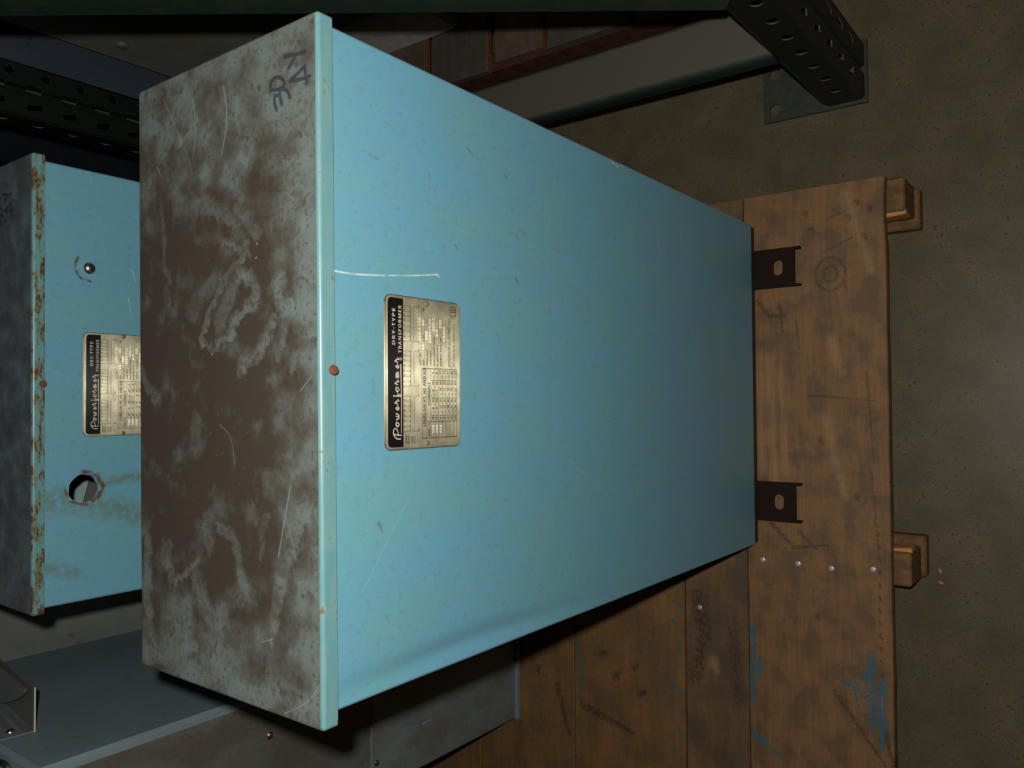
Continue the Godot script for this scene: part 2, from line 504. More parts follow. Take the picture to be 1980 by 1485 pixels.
func flange_picture(w: int, h: int, main: bool, s: int) -> Image:
	var n1 := noise(s, 0.014, 4)
	var n2 := noise(s + 1, 0.07, 3)
	return picture(w, h, func(x, y):
		var v: float = float(y) / h
		var u: float = float(x) / w
		var a: float = n1.get_noise_2d(x, y * 2.0)
		var b: float = n2.get_noise_2d(x, y)
		var col: Color = rgb(98, 146, 150).lerp(rgb(112, 150, 148), clampf(0.5 + a, 0, 1))
		if not main: col = col.lerp(rgb(98, 100, 70), 0.75 * smoothstep(-0.35, 0.3, a + 0.3 * b))
		var line: float = smoothstep(0.09, 0.0, absf(v - 0.40)) * (smoothstep(0.80, 0.9, u) + 0.25)
		var low: float = smoothstep(0.85, 1.0, v) * 0.2 + 0.35 * smoothstep(0.03, 0.0, u)
		var rust: float = smoothstep(0.60, 0.74, 0.7 * a + 0.75 * b + 0.22 * line + low) if main else smoothstep(0.12, 0.45, 0.8 * a + 0.6 * b + low)
		return col.lerp(rgb(132, 84, 60) if main else rgb(84, 56, 38), 0.85 * rust))

func body_picture(w: int, h: int, main: bool) -> Image:
	# u over x = -0.305..0.305, v over y = 1.18 (top) .. 0.16
	var scr := mask(w, h)
	var dirt := mask(w, h)
	var rust := mask(w, h)
	var k := w / 1024.0
	var uv := func(a: Array) -> Array:
		var out := []
		for i in range(0, a.size(), 2): out.append(Vector2((a[i] + 0.305) / 0.61, (1.18 - a[i + 1]) / 1.02))
		return out
	if main:
		scr = stroke(scr, w, h, smooth_path(uv.call([0.087, 1.18, 0.087, 1.146, 0.093, 1.087, 0.100, 1.039])), 1.5, 1.4, 0.3, 1.0)
		scr = stroke(scr, w, h, uv.call([0.100, 1.039, 0.0985, 1.0365]), 2.6, 2.0, 0.3, 0.8)
		for s in [[0.3045, 0.804, 0.3045, 0.795], [0.3045, 0.768, 0.303, 0.74, 0.3035, 0.70], [0.3, 0.689, 0.296, 0.668], [0.302, 0.66, 0.299, 0.652]]:
			scr = stroke(scr, w, h, uv.call(s), 3.0, 2.0, 0.5, 0.7)
		for s in [[-0.1, 0.80, -0.16, 0.70], [-0.12, 1.08, -0.2, 1.14], [-0.14, 0.62, -0.17, 0.60]]:
			scr = stroke(scr, w, h, uv.call(s), 0.9, 0.8, 0.5, 0.25)
		for s in [[0.240, 0.990, 0.236, 0.982], [0.227, 0.927, 0.224, 0.922], [0.170, 0.897, 0.166, 0.888], [0.162, 0.905, 0.158, 0.9], [0.134, 1.011, 0.128, 1.005], [-0.051, 0.685, -0.052, 0.679], [0.112, 0.906, 0.104, 0.898], [0.20, 1.13, 0.198, 1.12], [-0.14, 1.12, -0.15, 1.115]]:
			dirt = stroke(dirt, w, h, uv.call(s), 4.0, 2.0, 0.7, 0.42)
	else:
		dirt = stroke(dirt, w, h, smooth_path(uv.call([-0.16, 1.18, -0.16, 1.12, -0.19, 1.02, -0.2, 0.9])), 50 * k, 40 * k, 0.9, 0.5)
		dirt = stroke(dirt, w, h, uv.call([-0.14, 1.10, -0.135, 1.06, -0.13, 0.95]), 16 * k, 20 * k, 0.9, 0.6)
		dirt = stroke(dirt, w, h, uv.call([-0.24, 1.17, -0.26, 1.12]), 30 * k, 20 * k, 0.9, 0.5)
		rust = stroke(rust, w, h, uv.call([-0.166, 1.108, -0.158, 1.092, -0.142, 1.085, -0.126, 1.095, -0.122, 1.112]), 6 * k, 9 * k, 0.7, 0.9)
		rust = stroke(rust, w, h, uv.call([-0.166, 1.112, -0.16, 1.13, -0.144, 1.136]), 4 * k, 4 * k, 0.7, 0.8)
		rust = stroke(rust, w, h, smooth_path(uv.call([0.143, 1.104, 0.147, 1.118, 0.160, 1.125, 0.175, 1.121])), 3 * k, 3 * k, 0.4, 0.9)
		rust = stroke(rust, w, h, uv.call([-0.3, 1.175, -0.1, 1.178, 0.3, 1.178]), 5 * k, 3 * k, 0.8, 0.6)
		for s in [[0.125, 1.05, 0.105, 1.047], [0.165, 1.045, 0.15, 1.04]]:
			scr = stroke(scr, w, h, uv.call(s), 3 * k, 2 * k, 0.7, 0.5)
	var n1 := noise(21 if main else 31, 0.006 / k, 5)
	var n2 := noise(22, 0.045 / k, 4)
	var n3 := noise(23, 0.02 / k, 3)
	var n4 := noise(24, 0.35 / k, 2)
	return picture(w, h, func(x, y):
		var a: float = n1.get_noise_2d(x, y * 0.45)
		var b: float = n2.get_noise_2d(x, y)
		var col: Color = BLUE_A.lerp(BLUE_B, clampf(0.5 + 1.3 * a + 0.3 * b, 0, 1))
		# greasy rings and smudges
		var ring: float = smoothstep(0.045, 0.0, absf(n3.get_noise_2d(x, y) - 0.30)) * smoothstep(0.12, 0.4, b)
		col = col.lerp(rgb(96, 122, 116), 0.2 * ring)
		col = col.lerp(rgb(92, 130, 128), 0.22 * smoothstep(0.25, 0.55, b))
		if n4.get_noise_2d(x, y) > 0.80: col = col.lerp(rgb(80, 66, 60), 0.4)
		if n4.get_noise_2d(x + 5000.0, y) > 0.80: col = col.lerp(rgb(200, 220, 224), 0.6)
		var i: int = y * w + x
		col = col.lerp(rgb(98, 76, 66) if main else rgb(98, 108, 84), dirt[i] * clampf(0.75 + 1.3 * b, 0, 1))
		col = col.lerp(rgb(92, 56, 32), rust[i] * clampf(0.8 + 1.5 * b, 0, 1))
		col = col.lerp(rgb(205, 215, 208), scr[i] * clampf(0.85 + b, 0, 1))
		return col)

# ---------------------------------------------------------------- blue cabinet
func dent(x: float, y: float) -> float:
	# a long shallow crease beside the left edge
	var t: float = (y - 0.98) / 0.17
	var cx: float = -0.2850 + 0.004 * (1.0 - absf(t))
	return -0.0058 * exp(-pow((x - cx) / 0.0125, 2.0)) * exp(-t * t)

func body_mesh(x0: float, x1: float, z0: float, z1: float, y0: float, y1: float, dented: bool, hole := Vector3.ZERO) -> ArrayMesh:
	var st := begin()
	var o := rrect(x0, x1, z0, z1, 0.004, 3, 120 if dented else 60)
	var ys := []
	var rows := 50
	for j in rows + 1: ys.append(lerpf(y0, y1, float(j) / rows))
	var hx0 := 0.0
	var hx1 := 0.0
	var hy0 := 0.0
	var hy1 := 0.0
	if hole.z > 0.0:
		var step := (x1 - x0 - 0.008) / 60.0
		hx0 = x0 + 0.004 + floorf((hole.x - hole.z - 0.004 - x0 - 0.004) / step) * step
		hx1 = x0 + 0.004 + ceilf((hole.x + hole.z + 0.004 - x0 - 0.004) / step) * step
		var sy := (y1 - y0) / rows
		hy0 = y0 + floorf((hole.y - hole.z - 0.004 - y0) / sy) * sy
		hy1 = y0 + ceilf((hole.y + hole.z + 0.004 - y0) / sy) * sy
	var at := func(i: int, y: float) -> Array:
		var p: Vector2 = o[i % o.size()][0]
		var n: Vector2 = o[i % o.size()][1]
		var q := Vector3(p.x, y, p.y)
		var nn := Vector3(n.x, 0, n.y)
		if dented and p.y > z1 - 0.004:
			q.z += dent(p.x, y)
			if n.y > 0.9:
				var e := 0.001
				nn = Vector3(-(dent(p.x + e, y) - dent(p.x - e, y)) / (2 * e), -(dent(p.x, y + e) - dent(p.x, y - e)) / (2 * e), 1).normalized()
		var u: float = (p.x + 0.305) / 0.61 if n.y > 0.1 else (p.y - z0) / 0.61
		return [q, nn, Vector2(u, (1.18 - y) / 1.02)]
	for j in rows:
		for i in o.size():
			var a: Array = at.call(i, ys[j])
			var b: Array = at.call(i + 1, ys[j])
			var c: Array = at.call(i + 1, ys[j + 1])
			var d: Array = at.call(i, ys[j + 1])
			if hole.z > 0.0 and a[1].z > 0.9 and b[1].z > 0.9:
				var mid: Vector3 = (a[0] + c[0]) * 0.5
				if mid.x > hx0 and mid.x < hx1 and mid.y > hy0 and mid.y < hy1: continue
			quad(st, [a[0], b[0], c[0], d[0]], [a[1], b[1], c[1], d[1]], [a[2], b[2], c[2], d[2]])
	if hole.z > 0.0:
		var uvof := func(p: Vector3) -> Vector2: return Vector2((p.x + 0.305) / 0.61, (1.18 - p.y) / 1.02)
		var angs := []
		for i in 40: angs.append(TAU * i / 40)
		for q in [[hx0, hy0], [hx1, hy0], [hx1, hy1], [hx0, hy1]]: angs.append(fposmod(atan2(q[1] - hole.y, q[0] - hole.x), TAU))
		angs.sort()
		for i in angs.size():
			var ps := []
			for e in [i, (i + 1) % angs.size()]:
				var ang: float = angs[e]
				var d := Vector2(cos(ang), sin(ang))
				var rr: float = hole.z * (1.0 + 0.025 * sin(ang * 7.0) + 0.02 * sin(ang * 3.0 + 1.0))
				var s := 1e9
				if absf(d.x) > 1e-6: s = minf(s, ((hx1 if d.x > 0 else hx0) - hole.x) / d.x)
				if absf(d.y) > 1e-6: s = minf(s, ((hy1 if d.y > 0 else hy0) - hole.y) / d.y)
				ps.append([Vector3(hole.x + d.x * rr, hole.y + d.y * rr, z1), Vector3(hole.x + d.x * s, hole.y + d.y * s, z1), Vector3(hole.x + d.x * rr, hole.y + d.y * rr, z1 - 0.002)])
			var q := [ps[0][0], ps[0][1], ps[1][1], ps[1][0]]
			flat_quad(st, q[0], q[1], q[2], q[3], [uvof.call(q[0]), uvof.call(q[1]), uvof.call(q[2]), uvof.call(q[3])])
			flat_quad(st, ps[0][2], ps[0][0], ps[1][0], ps[1][2])
	# roof and underside
	for i in o.size():
		var p: Vector2 = o[i][0]
		var q: Vector2 = o[(i + 1) % o.size()][0]
		var m := Vector2((x0 + x1) * 0.5, (z0 + z1) * 0.5)
		tri(st, Vector3(m.x, y1, m.y), Vector3(p.x, y1, p.y), Vector3(q.x, y1, q.y))
		tri(st, Vector3(m.x, y0, m.y), Vector3(q.x, y0, q.y), Vector3(p.x, y0, p.y))
	return st.commit()

# a folded lid; surface 0 is its top, surface 1 the bent-down rim
func lid_mesh(w: float, d: float, fh: float) -> ArrayMesh:
	var top := begin()
	var rim := begin()
	var r := 0.0038
	var layers := [[0.0, -fh, 0.0]]
	for k in 5:
		var a := PI / 2 * k / 4
		layers.append([r * (1 - cos(a)), -r + r * sin(a), sin(a)])
	var outs := []
	for l in layers: outs.append(rrect(-w / 2 + l[0], w / 2 - l[0], -d + l[0], -l[0], 0.0042 - l[0] * 0.6, 4, 40))
	var cnt: int = outs[0].size()
	for k in layers.size() - 1:
		for i in cnt:
			var j := (i + 1) % cnt
			var p := []
			var n := []
			var uv := []
			for e in [[k, i], [k, j], [k + 1, j], [k + 1, i]]:
				var l: Array = layers[e[0]]
				var q: Vector2 = outs[e[0]][e[1]][0]
				var nn: Vector2 = outs[e[0]][e[1]][1]
				p.append(Vector3(q.x, l[1], q.y))
				n.append((Vector3(nn.x, 0, nn.y) * sqrt(1.0 - l[2] * l[2]) + Vector3.UP * l[2]).normalized())
				var s: float = q.x / w + 0.5 if absf(nn.y) > 0.5 else q.y / d * 0.5
				uv.append(Vector2(s, clampf(-l[1] / fh, 0.02, 0.98)))
			if k > 0 and outs[k][i][1].y < 0.6:   # the stain runs over the side and rear bends
				uv = p.map(func(q): return Vector2(q.x / w + 0.5, clampf(q.z / d + 1.0, 0.002, 0.998)))
				quad(top, p, n, uv)
			else: quad(rim, p, n, uv)
	# turned edge and inner wall of the rim
	var inner := rrect(-w / 2 + 0.0016, w / 2 - 0.0016, -d + 0.0016, -0.0016, 0.003, 4, 40)
	for i in cnt:
		var j := (i + 1) % cnt
		var a: Vector2 = outs[0][i][0]
		var b: Vector2 = outs[0][j][0]
		var c: Vector2 = inner[j][0]
		var e: Vector2 = inner[i][0]
		flat_quad(rim, Vector3(e.x, -fh, e.y), Vector3(c.x, -fh, c.y), Vector3(b.x, -fh, b.y), Vector3(a.x, -fh, a.y), [Vector2(0, .9), Vector2(1, .9), Vector2(1, .9), Vector2(0, .9)])
		flat_quad(rim, Vector3(c.x, -fh, c.y), Vector3(e.x, -fh, e.y), Vector3(e.x, -0.002, e.y), Vector3(c.x, -0.002, c.y), [Vector2(0, .9), Vector2(1, .9), Vector2(1, .9), Vector2(0, .9)])
	var o: Array = outs[-1]
	for i in cnt:
		var a: Vector2 = o[i][0]
		var b: Vector2 = o[(i + 1) % cnt][0]
		var f := func(q: Vector2) -> Vector2: return Vector2(q.x / w + 0.5, q.y / d + 1.0)
		tri(top, Vector3(0, 0, -d / 2), Vector3(a.x, 0, a.y), Vector3(b.x, 0, b.y), f.call(Vector2(0, -d / 2)), f.call(a), f.call(b))
	var mesh := top.commit()
	rim.commit(mesh)
	return mesh

func plate_mesh(w: float, h: float, r: float, t: float) -> ArrayMesh:
	var st := begin()
	var o := rrect(-w / 2, w / 2, -h / 2, h / 2, r, 6)
	for i in o.size():
		var a: Vector2 = o[i][0]
		var b: Vector2 = o[(i + 1) % o.size()][0]
		var na := Vector3(o[i][1].x, -o[i][1].y, 0)
		var nb := Vector3(o[(i + 1) % o.size()][1].x, -o[(i + 1) % o.size()][1].y, 0)
		var f := func(q: Vector2) -> Vector2: return Vector2(q.x / w + 0.5, q.y / h + 0.5)
		var pa := Vector3(a.x, -a.y, 0)
		var pb := Vector3(b.x, -b.y, 0)
		var fr := Vector3(0, 0, t)
		var ia := Vector3(a.x * (1 - 0.0012 / w), -a.y * (1 - 0.0012 / h), t)
		var ib := Vector3(b.x * (1 - 0.0012 / w), -b.y * (1 - 0.0012 / h), t)
		tri(st, Vector3(0, 0, t), ia, ib, f.call(Vector2.ZERO), f.call(a), f.call(b))
		quad(st, [pa, pb, pb + fr * 0.6, pa + fr * 0.6], [na, nb, nb, na], [f.call(a), f.call(b), f.call(b), f.call(a)])
		var cn := (na + Vector3(0, 0, 1)).normalized()
		quad(st, [pa + fr * 0.6, pb + fr * 0.6, ib, ia], [cn, cn, cn, cn], [f.call(a), f.call(b), f.call(b), f.call(a)])
	return st.commit()

var M := {}

func make_foot(root: Node3D, x: float, z: float) -> void:
	# a turned-down channel with a slotted hole in its web
	var c := CSGCombiner3D.new()
	c.name = "mounting_foot"
	root.add_child(c, true)
	c.position = Vector3(x, 0, z)
	var add := func(size: Vector3, at: Vector3, op := 0) -> void:
		var b := CSGBox3D.new()
		b.name = "box_cut" if op else "web"
		b.size = size
		b.position = at
		b.operation = op
		b.material = M.foot
		c.add_child(b, true)
	add.call(Vector3(0.072, 0.004, 0.115), Vector3(0, 0.012, 0.0155))
	for s in [-1, 1]:
		add.call(Vector3(0.004, 0.014, 0.123), Vector3(s * 0.034, 0.007, 0.0195))
	add.call(Vector3(0.011, 0.03, 0.018), Vector3(0.0, 0.012, 0.042), 2)
	for s in [-1, 1]:
		var y := CSGCylinder3D.new()
		y.name = "slot_end"
		y.radius = 0.009
		y.height = 0.03
		y.sides = 20
		y.operation = 2
		y.material = M.foot
		y.position = Vector3(s * 0.0055, 0.012, 0.042)
		c.add_child(y, true)

func make_transformer(main: bool) -> Node3D:
	# the origin lies on the pallet under the middle of the lid's front edge
	var w := 0.62 if main else 0.611
	var d := 0.2995 if main else 0.295
	var top := 1.051 if main else 1.040
	var fh := 0.0161 if main else 0.0155
	var xl := -0.2986 if main else -0.2985
	var xr := 0.3041 if main else 0.2985
	var root: Node3D
	if main: root = thing("transformer_cabinet", "light blue metal cabinet nearest the camera, with a large brown-stained lid and two slotted feet", "cabinet", Vector3(0, 0.1404, 0))
	else: root = thing("transformer_cabinet", "blue metal cabinet with a rusty round hole in its front, behind the nearest one", "cabinet", Vector3(0.0, 0.1404, -0.592))
	var flat_front := -0.004
	var hole := Vector3.ZERO if main else Vector3(-0.1445, 1.112, 0.0195)
	var bm := body_mesh(xl, xr, -d + 0.005, flat_front, 0.165, 1.181 if main else 1.172, main, hole)
	var paint := mat(Color.WHITE, 0.42 if main else 0.5, 0.0, tex(body_picture(1024, 1712, true) if main else body_picture(512, 856, false)))
	paint.rim_enabled = true   # a film of dust
	paint.rim = 0.12
	paint.rim_tint = 0.0
	part("body", bm, paint, root, Vector3(0, -0.14, 0))
	var lid := part("lid", lid_mesh(w, d, fh), [mat(Color.WHITE, 0.55, 0.0, tex(lid_picture(1240, 600, true) if main else lid_picture(620, 300, false))), mat(Color.WHITE, 0.34, 0.0, tex(flange_picture(1024, 48, main, 51 if main else 57)))], root, Vector3(0, top, 0), Vector3(0, -0.0011, 0.0107) if main else Vector3(0, -0.002, 0.0066))
	lid.set_meta("label", "lid with rust-brown top, dust and marker writing")
	var base := part("base_frame", box(Vector3(xr - xl - 0.004, 0.028, d - 0.012), 0.002), M.rusty_base, root, Vector3((xl + xr) / 2, 0.014, -d / 2 - 0.0005))
	base.set_meta("label", "dark rusty base frame")
	var py := 1.059 if main else 1.061
	var plate := part("nameplate", plate_mesh(0.148 if main else 0.1445, 0.108 if main else 0.1055, 0.008, 0.0012), M.nameplate, root, Vector3(-0.0005, py - 0.14, flat_front))
	plate.set_meta("label", "printed metal nameplate with a black title band")
	for s in [-1, 1]:
		part("rivet", lathe([Vector2(0.0028, 0), Vector2(0.0026, 0.0008), Vector2(0.0016, 0.0014), Vector2(0.0001, 0.0016)], 14).commit(), M.dull_steel if main else M.bronze, plate, Vector3(s * 0.069, -0.0035, 0.0011), Vector3(PI / 2, 0, 0))
	var st := lathe([Vector2(0.0046, 0), Vector2(0.0046, 0.0022), Vector2(0.0038, 0.0034), Vector2(0.002, 0.0038), Vector2(0.0001, 0.0039)], 8)
	part("lid_screw", st.commit(), M.rust, root, Vector3(-0.001, (1.1775 if main else 1.167) - 0.14, 0.0), Vector3(PI / 2, 0.2, 0)).set_meta("label", "rusty lid screw")
	if main:
		make_foot(root, 0.2185, 0.0)
		make_foot(root, -0.2165, -0.004)
	else:
		var b := part("front_screw", lathe([Vector2(0.0085, 0), Vector2(0.0082, 0.002), Vector2(0.006, 0.0045), Vector2(0.003, 0.0056), Vector2(0.0001, 0.006)], 20).commit(), M.steel, root, Vector3(0.161, 1.106 - 0.14, flat_front), Vector3(PI / 2, 0, 0))
		b.set_meta("label", "shiny round-headed slotted screw")
		part("slot", box(Vector3(0.0125, 0.003, 0.0012), 0.0002), M.black, b, Vector3(0, 0.0048, 0), Vector3(0, 0.5, 0))
		# what shows through the knocked-out hole
		part("inner_bracket", box(Vector3(0.13, 0.07, 0.003), 0.001), M.teal_inner, root, Vector3(-0.165, 0.893, -0.240), Vector3(0, 0, -0.26))
		part("core", box(Vector3(0.50, 0.90, 0.02), 0.004), M.core, root, Vector3(0, 0.50, -0.262))
	return root

# ---------------------------------------------------------------- wood
func wood_picture(w: int, h: int, s: int, a: Color, b: Color, grime: float, extra = null) -> Image:
	var n1 := noise(s, 0.012, 4)
	var n2 := noise(s + 1, 0.05, 3)
	var n3 := noise(s + 2, 0.011, 5)
	var n4 := noise(s + 3, 0.12, 3)
	var paint := mask(w, h)
	var dark := mask(w, h)
	var pale := mask(w, h)
	if extra != null:
		var r: Array = extra.call(paint, dark, pale, w, h)
		paint = r[0]
		dark = r[1]
		pale = r[2]
	return picture(w, h, func(x, y):
		var warp: float = 14.0 * n1.get_noise_2d(x * 0.35, y)
		var g: float = 0.5 + 0.42 * n2.get_noise_2d(x * 0.05, (y + warp) * 1.4) + 0.22 * n4.get_noise_2d(x * 0.05, y * 3.0)
		var d: float = n3.get_noise_2d(x * 0.9, y)
		var fine: float = n4.get_noise_2d(x, y)
		var col: Color = a.lerp(b, clampf(g, 0, 1))
		col = col.lerp(rgb(82, 70, 56), clampf(grime * smoothstep(-0.15, 0.45, d), 0, 0.85))
		col = col.lerp(rgb(150, 104, 58), 0.35 * smoothstep(0.12, 0.45, -d))
		var i: int = y * w + x
		col = col.lerp(rgb(168, 132, 92), pale[i] * clampf(0.7 + 1.2 * g - 0.5, 0, 1))
		col = col.lerp(rgb(48, 38, 30), dark[i] * clampf(0.75 + fine, 0, 1))
		col = col.lerp(rgb(44, 104, 136), paint[i] * smoothstep(-0.5, 0.25, fine + 0.5 * d))
		return col.darkened(0.12 * clampf(fine, 0, 1)))

# a board with uneven edges along x, top at y = 0
func plank(length: float, width: float, thick: float, s: int, rag := 0.0006) -> ArrayMesh:
	var st := begin()
	var rng := RandomNumberGenerator.new()
	rng.seed = s
	var n := 36
	var f := []
	var b := []
	for i in n + 1:
		f.append(rng.randf_range(-rag, rag) - (rag * 3.0 if rng.randf() < 0.06 else 0.0))
		b.append(rng.randf_range(-rag, rag))
	var c := 0.0018
	var ring := func(i: int) -> Array:
		var x: float = -length / 2 + length * i / n
		var zf: float = width / 2 + f[i]
		var zb: float = -width / 2 + b[i]
		return [Vector3(x, -thick, zf), Vector3(x, -c, zf), Vector3(x, 0, zf - c), Vector3(x, 0, zb + c), Vector3(x, -c, zb), Vector3(x, -thick, zb)]
	for i in n:
		var p: Array = ring.call(i)
		var q: Array = ring.call(i + 1)
		for k in 6:
			var j := (k + 1) % 6
			var u0 := float(i) / n
			var u1 := float(i + 1) / n
			var va: float = clampf(0.5 + p[k].z / width, 0.01, 0.99)
			var vb: float = clampf(0.5 + p[j].z / width, 0.01, 0.99)
			if k == 5:
				va = 0.1
				vb = 0.9
			flat_quad(st, p[k], q[k], q[j], p[j], [Vector2(u0, va), Vector2(u1, va), Vector2(u1, vb), Vector2(u0, vb)])
	for e in [0, n]:
		var p: Array = ring.call(e)
		if e == n: p.reverse()
		for k in range(1, 5):
			var u := 0.02 if e == 0 else 0.98
			tri(st, p[0], p[k + 1], p[k], Vector2(u, 0.2), Vector2(u, 0.5), Vector2(u, 0.8))
	return st.commit()

func nail(parent: Node, at: Vector3) -> void:
	part("nail", M.nail_mesh, M.zinc, parent, at)

func make_pallet() -> void:
	var root := thing("wooden_pallet", "worn brown wooden pallet with blue paint smears, carrying the blue and grey cabinets", "pallet", Vector3(0, 0, 0))
	var x0 := -1.007
	var x1 := 0.361
	var len := x1 - x0
	var zs := [0.2255, -0.029, -0.160, -0.424, -0.690, -0.82, -1.125]
	var mid := (x0 + x1) / 2
	for k in 6:
		var za: float = zs[k] - (0.0 if k == 0 else 0.0012)
		var zb: float = zs[k + 1] + 0.0012
		var width := za - zb
		var uv := func(a: Array) -> Array:
			var out := []
			for i in range(0, a.size(), 2): out.append(Vector2((a[i] - x0) / len, (a[i + 1] - zb) / width))
			return out
		var im: Image
		if k == 0:
			im = wood_picture(2048, 384, 61, rgb(112, 84, 54), rgb(146, 106, 66), 0.45, func(p, dk, pl, w, h):
				for s in [[-0.47, 0.190, -0.50, 0.195], [-0.50, 0.186, -0.60, 0.19], [-0.52, 0.207, -0.60, 0.21], [-0.53, 0.165, -0.57, 0.168], [-0.515, 0.178, -0.55, 0.2], [-0.54, 0.20, -0.63, 0.207], [-0.53, 0.15, -0.56, 0.20], [-0.46, -0.022, -0.53, -0.015], [-0.53, -0.022, -0.6, -0.02], [-0.52, -0.005, -0.56, -0.01], [-0.66, -0.02, -0.672, 0.0, -0.69, 0.03]]:
					p = stroke(p, w, h, uv.call(s), 17, 9, 0.9, 0.9)
				for s in [[-0.24, 0.0, -0.30, 0.06, -0.29, 0.12], [-0.27, 0.07, -0.30, 0.1], [0.16, 0.0, 0.13, 0.02, 0.13, 0.05], [0.15, 0.04, 0.10, 0.045], [-0.55, 0.13, -0.68, 0.225], [-0.6, 0.21, -0.66, 0.224]]:
					dk = stroke(dk, w, h, uv.call(s), 12, 5, 0.9, 0.55)
				for r in 2:
					var pts := []
					for i in 19: pts.append(Vector2(0.199 + (0.030 - 0.016 * r) * cos(TAU * i / 18.0), 0.132 + (0.026 - 0.014 * r) * sin(TAU * i / 18.0)))
					var flatp := []
					for q in pts: flatp.append_array([q.x, q.y])
					dk = stroke(dk, w, h, uv.call(flatp), 7, 7, 0.9, 0.45)
				for s in [[0.18, 0.155, 0.165, 0.162], [0.02, 0.19, -0.14, 0.2], [-0.15, 0.195, -0.3, 0.205], [0.24, 0.12, 0.26, 0.17], [0.12, 0.07, 0.06, 0.075], [-0.02, 0.09, -0.03, 0.205], [0.30, 0.13, 0.31, 0.16]]:
					dk = stroke(dk, w, h, uv.call(s), 7, 3, 0.9, 0.4)
				for q in [[0.325, 0.178], [0.31, 0.20], [0.262, 0.19], [0.285, 0.10], [0.315, 0.09], [0.24, 0.05], [-0.10, 0.11], [-0.2, 0.17], [-0.42, 0.1], [0.30, 0.165]]: dk = stroke(dk, w, h, uv.call([q[0], q[1], q[0] - 0.006, q[1] + 0.003]), 12, 7, 0.9, 0.5)
				for i in 12: dk = stroke(dk, w, h, uv.call([-0.26 - i * 0.022, 0.205, -0.266 - i * 0.022, 0.207]), 6, 5, 0.8, 0.5)
				for s in [[0.05, 0.0, -0.16, 0.005], [0.05, 0.02, -0.18, 0.025], [0.03, 0.038, -0.16, 0.045], [-0.06, 0.12, -0.2, 0.15], [0.34, 0.16, 0.20, 0.2], [0.08, 0.13, 0.02, 0.15]]:
					pl = stroke(pl, w, h, uv.call(s), 26, 20, 0.95, 0.55)
				return [p, dk, pl])
		elif k < 4:
			im = wood_picture(1024, [0, 112, 208, 208][k], 63 + k * 5, rgb(98, 76, 48) if k == 1 else rgb(112, 82, 46), rgb(122, 96, 64) if k == 1 else rgb(138, 102, 58), 0.7 if k == 1 else 0.35, func(p, dk, pl, w, h):
				if k == 2:
					for i in 9: p = stroke(p, w, h, uv.call([-0.39 - i * 0.042, -0.175 - 0.006 * (i % 3), -0.405 - i * 0.042, -0.168]), 7, 5, 0.8, 0.55 + 0.25 * (i % 2))
					for s in [[-0.6, -0.40, -0.68, -0.41], [-0.56, -0.41, -0.58, -0.42]]: p = stroke(p, w, h, uv.call(s), 8, 6, 0.8, 0.5)
					for s in [[-0.614, -0.32, -0.60, -0.31], [-0.571, -0.352, -0.566, -0.34], [-0.583, -0.273, -0.576, -0.27], [-0.634, -0.259, -0.63, -0.25], [-0.69, -0.4, -0.72, -0.28]]: dk = stroke(dk, w, h, uv.call(s), 11, 6, 0.9, 0.6)
				if k == 3:
					for s in [[-0.633, -0.522, -0.64, -0.52], [-0.66, -0.47, -0.76, -0.44]]: dk = stroke(dk, w, h, uv.call(s), 10, 6, 0.9, 0.6)
					for s in [[-0.64, -0.50, -0.66, -0.49]]: p = stroke(p, w, h, uv.call(s), 5, 5, 0.8, 0.6)
				if k == 1:
					dk = stroke(dk, w, h, uv.call([-0.42, -0.13, -0.5, -0.12, -0.58, -0.14]), 26, 18, 0.95, 0.6)
					dk = stroke(dk, w, h, uv.call([-0.46, -0.06, -0.6, -0.05]), 20, 16, 0.95, 0.4)
					pl = stroke(pl, w, h, uv.call([-0.54, -0.10, -0.555, -0.095]), 16, 10, 0.8, 0.8)
				return [p, dk, pl])
		var m: StandardMaterial3D
		if im:
			m = mat(Color.WHITE, 0.75, 0.0, tex(im))
			m.heightmap_enabled = false
			M["board%d" % k] = m
		else:
			m = M.board3
		var pl2 := part("deck_board", plank(len, width, 0.020, 71 + k), m, root, Vector3(mid, 0.14 - (0.002 if k == 1 else 0.0), (za + zb) / 2))
		if k == 0:
			pl2.set_meta("label", "wide front board with blue paint smears")
			for q in [[-0.329, 0.001], [-0.329, 0.067], [-0.331, 0.126], [-0.324, 0.196]]: nail(pl2, Vector3(q[0] - mid, 0, q[1] - (za + zb) / 2))
		if k == 1: nail(pl2, Vector3(-0.438 - mid, 0, -0.128 - (za + zb) / 2))
	for x in [0.3305, -0.3225, -0.9765]:
		var st := begin()
		add_box(st, Vector3(0.060, 0.088, 1.379), 0.003)
		var s := part("stringer", st.commit(), M.stringer, root, Vector3(x, 0.076, -0.4365))
		var o := 1.0 if x < 0 else -1.0
		part("runner_board", box(Vector3(0.074, 0.030, 1.386), 0.003), M.stringer, root, Vector3(x + o * 0.010, 0.016, -0.432))
		# a splintered block where the stringer was cut
		part("splinter", box(Vector3(0.010, 0.05, 0.05), 0.002), M.fresh_wood, s, Vector3(o * 0.031, 0.014, 0.664), Vector3(0.05, 0.08, 0.04))

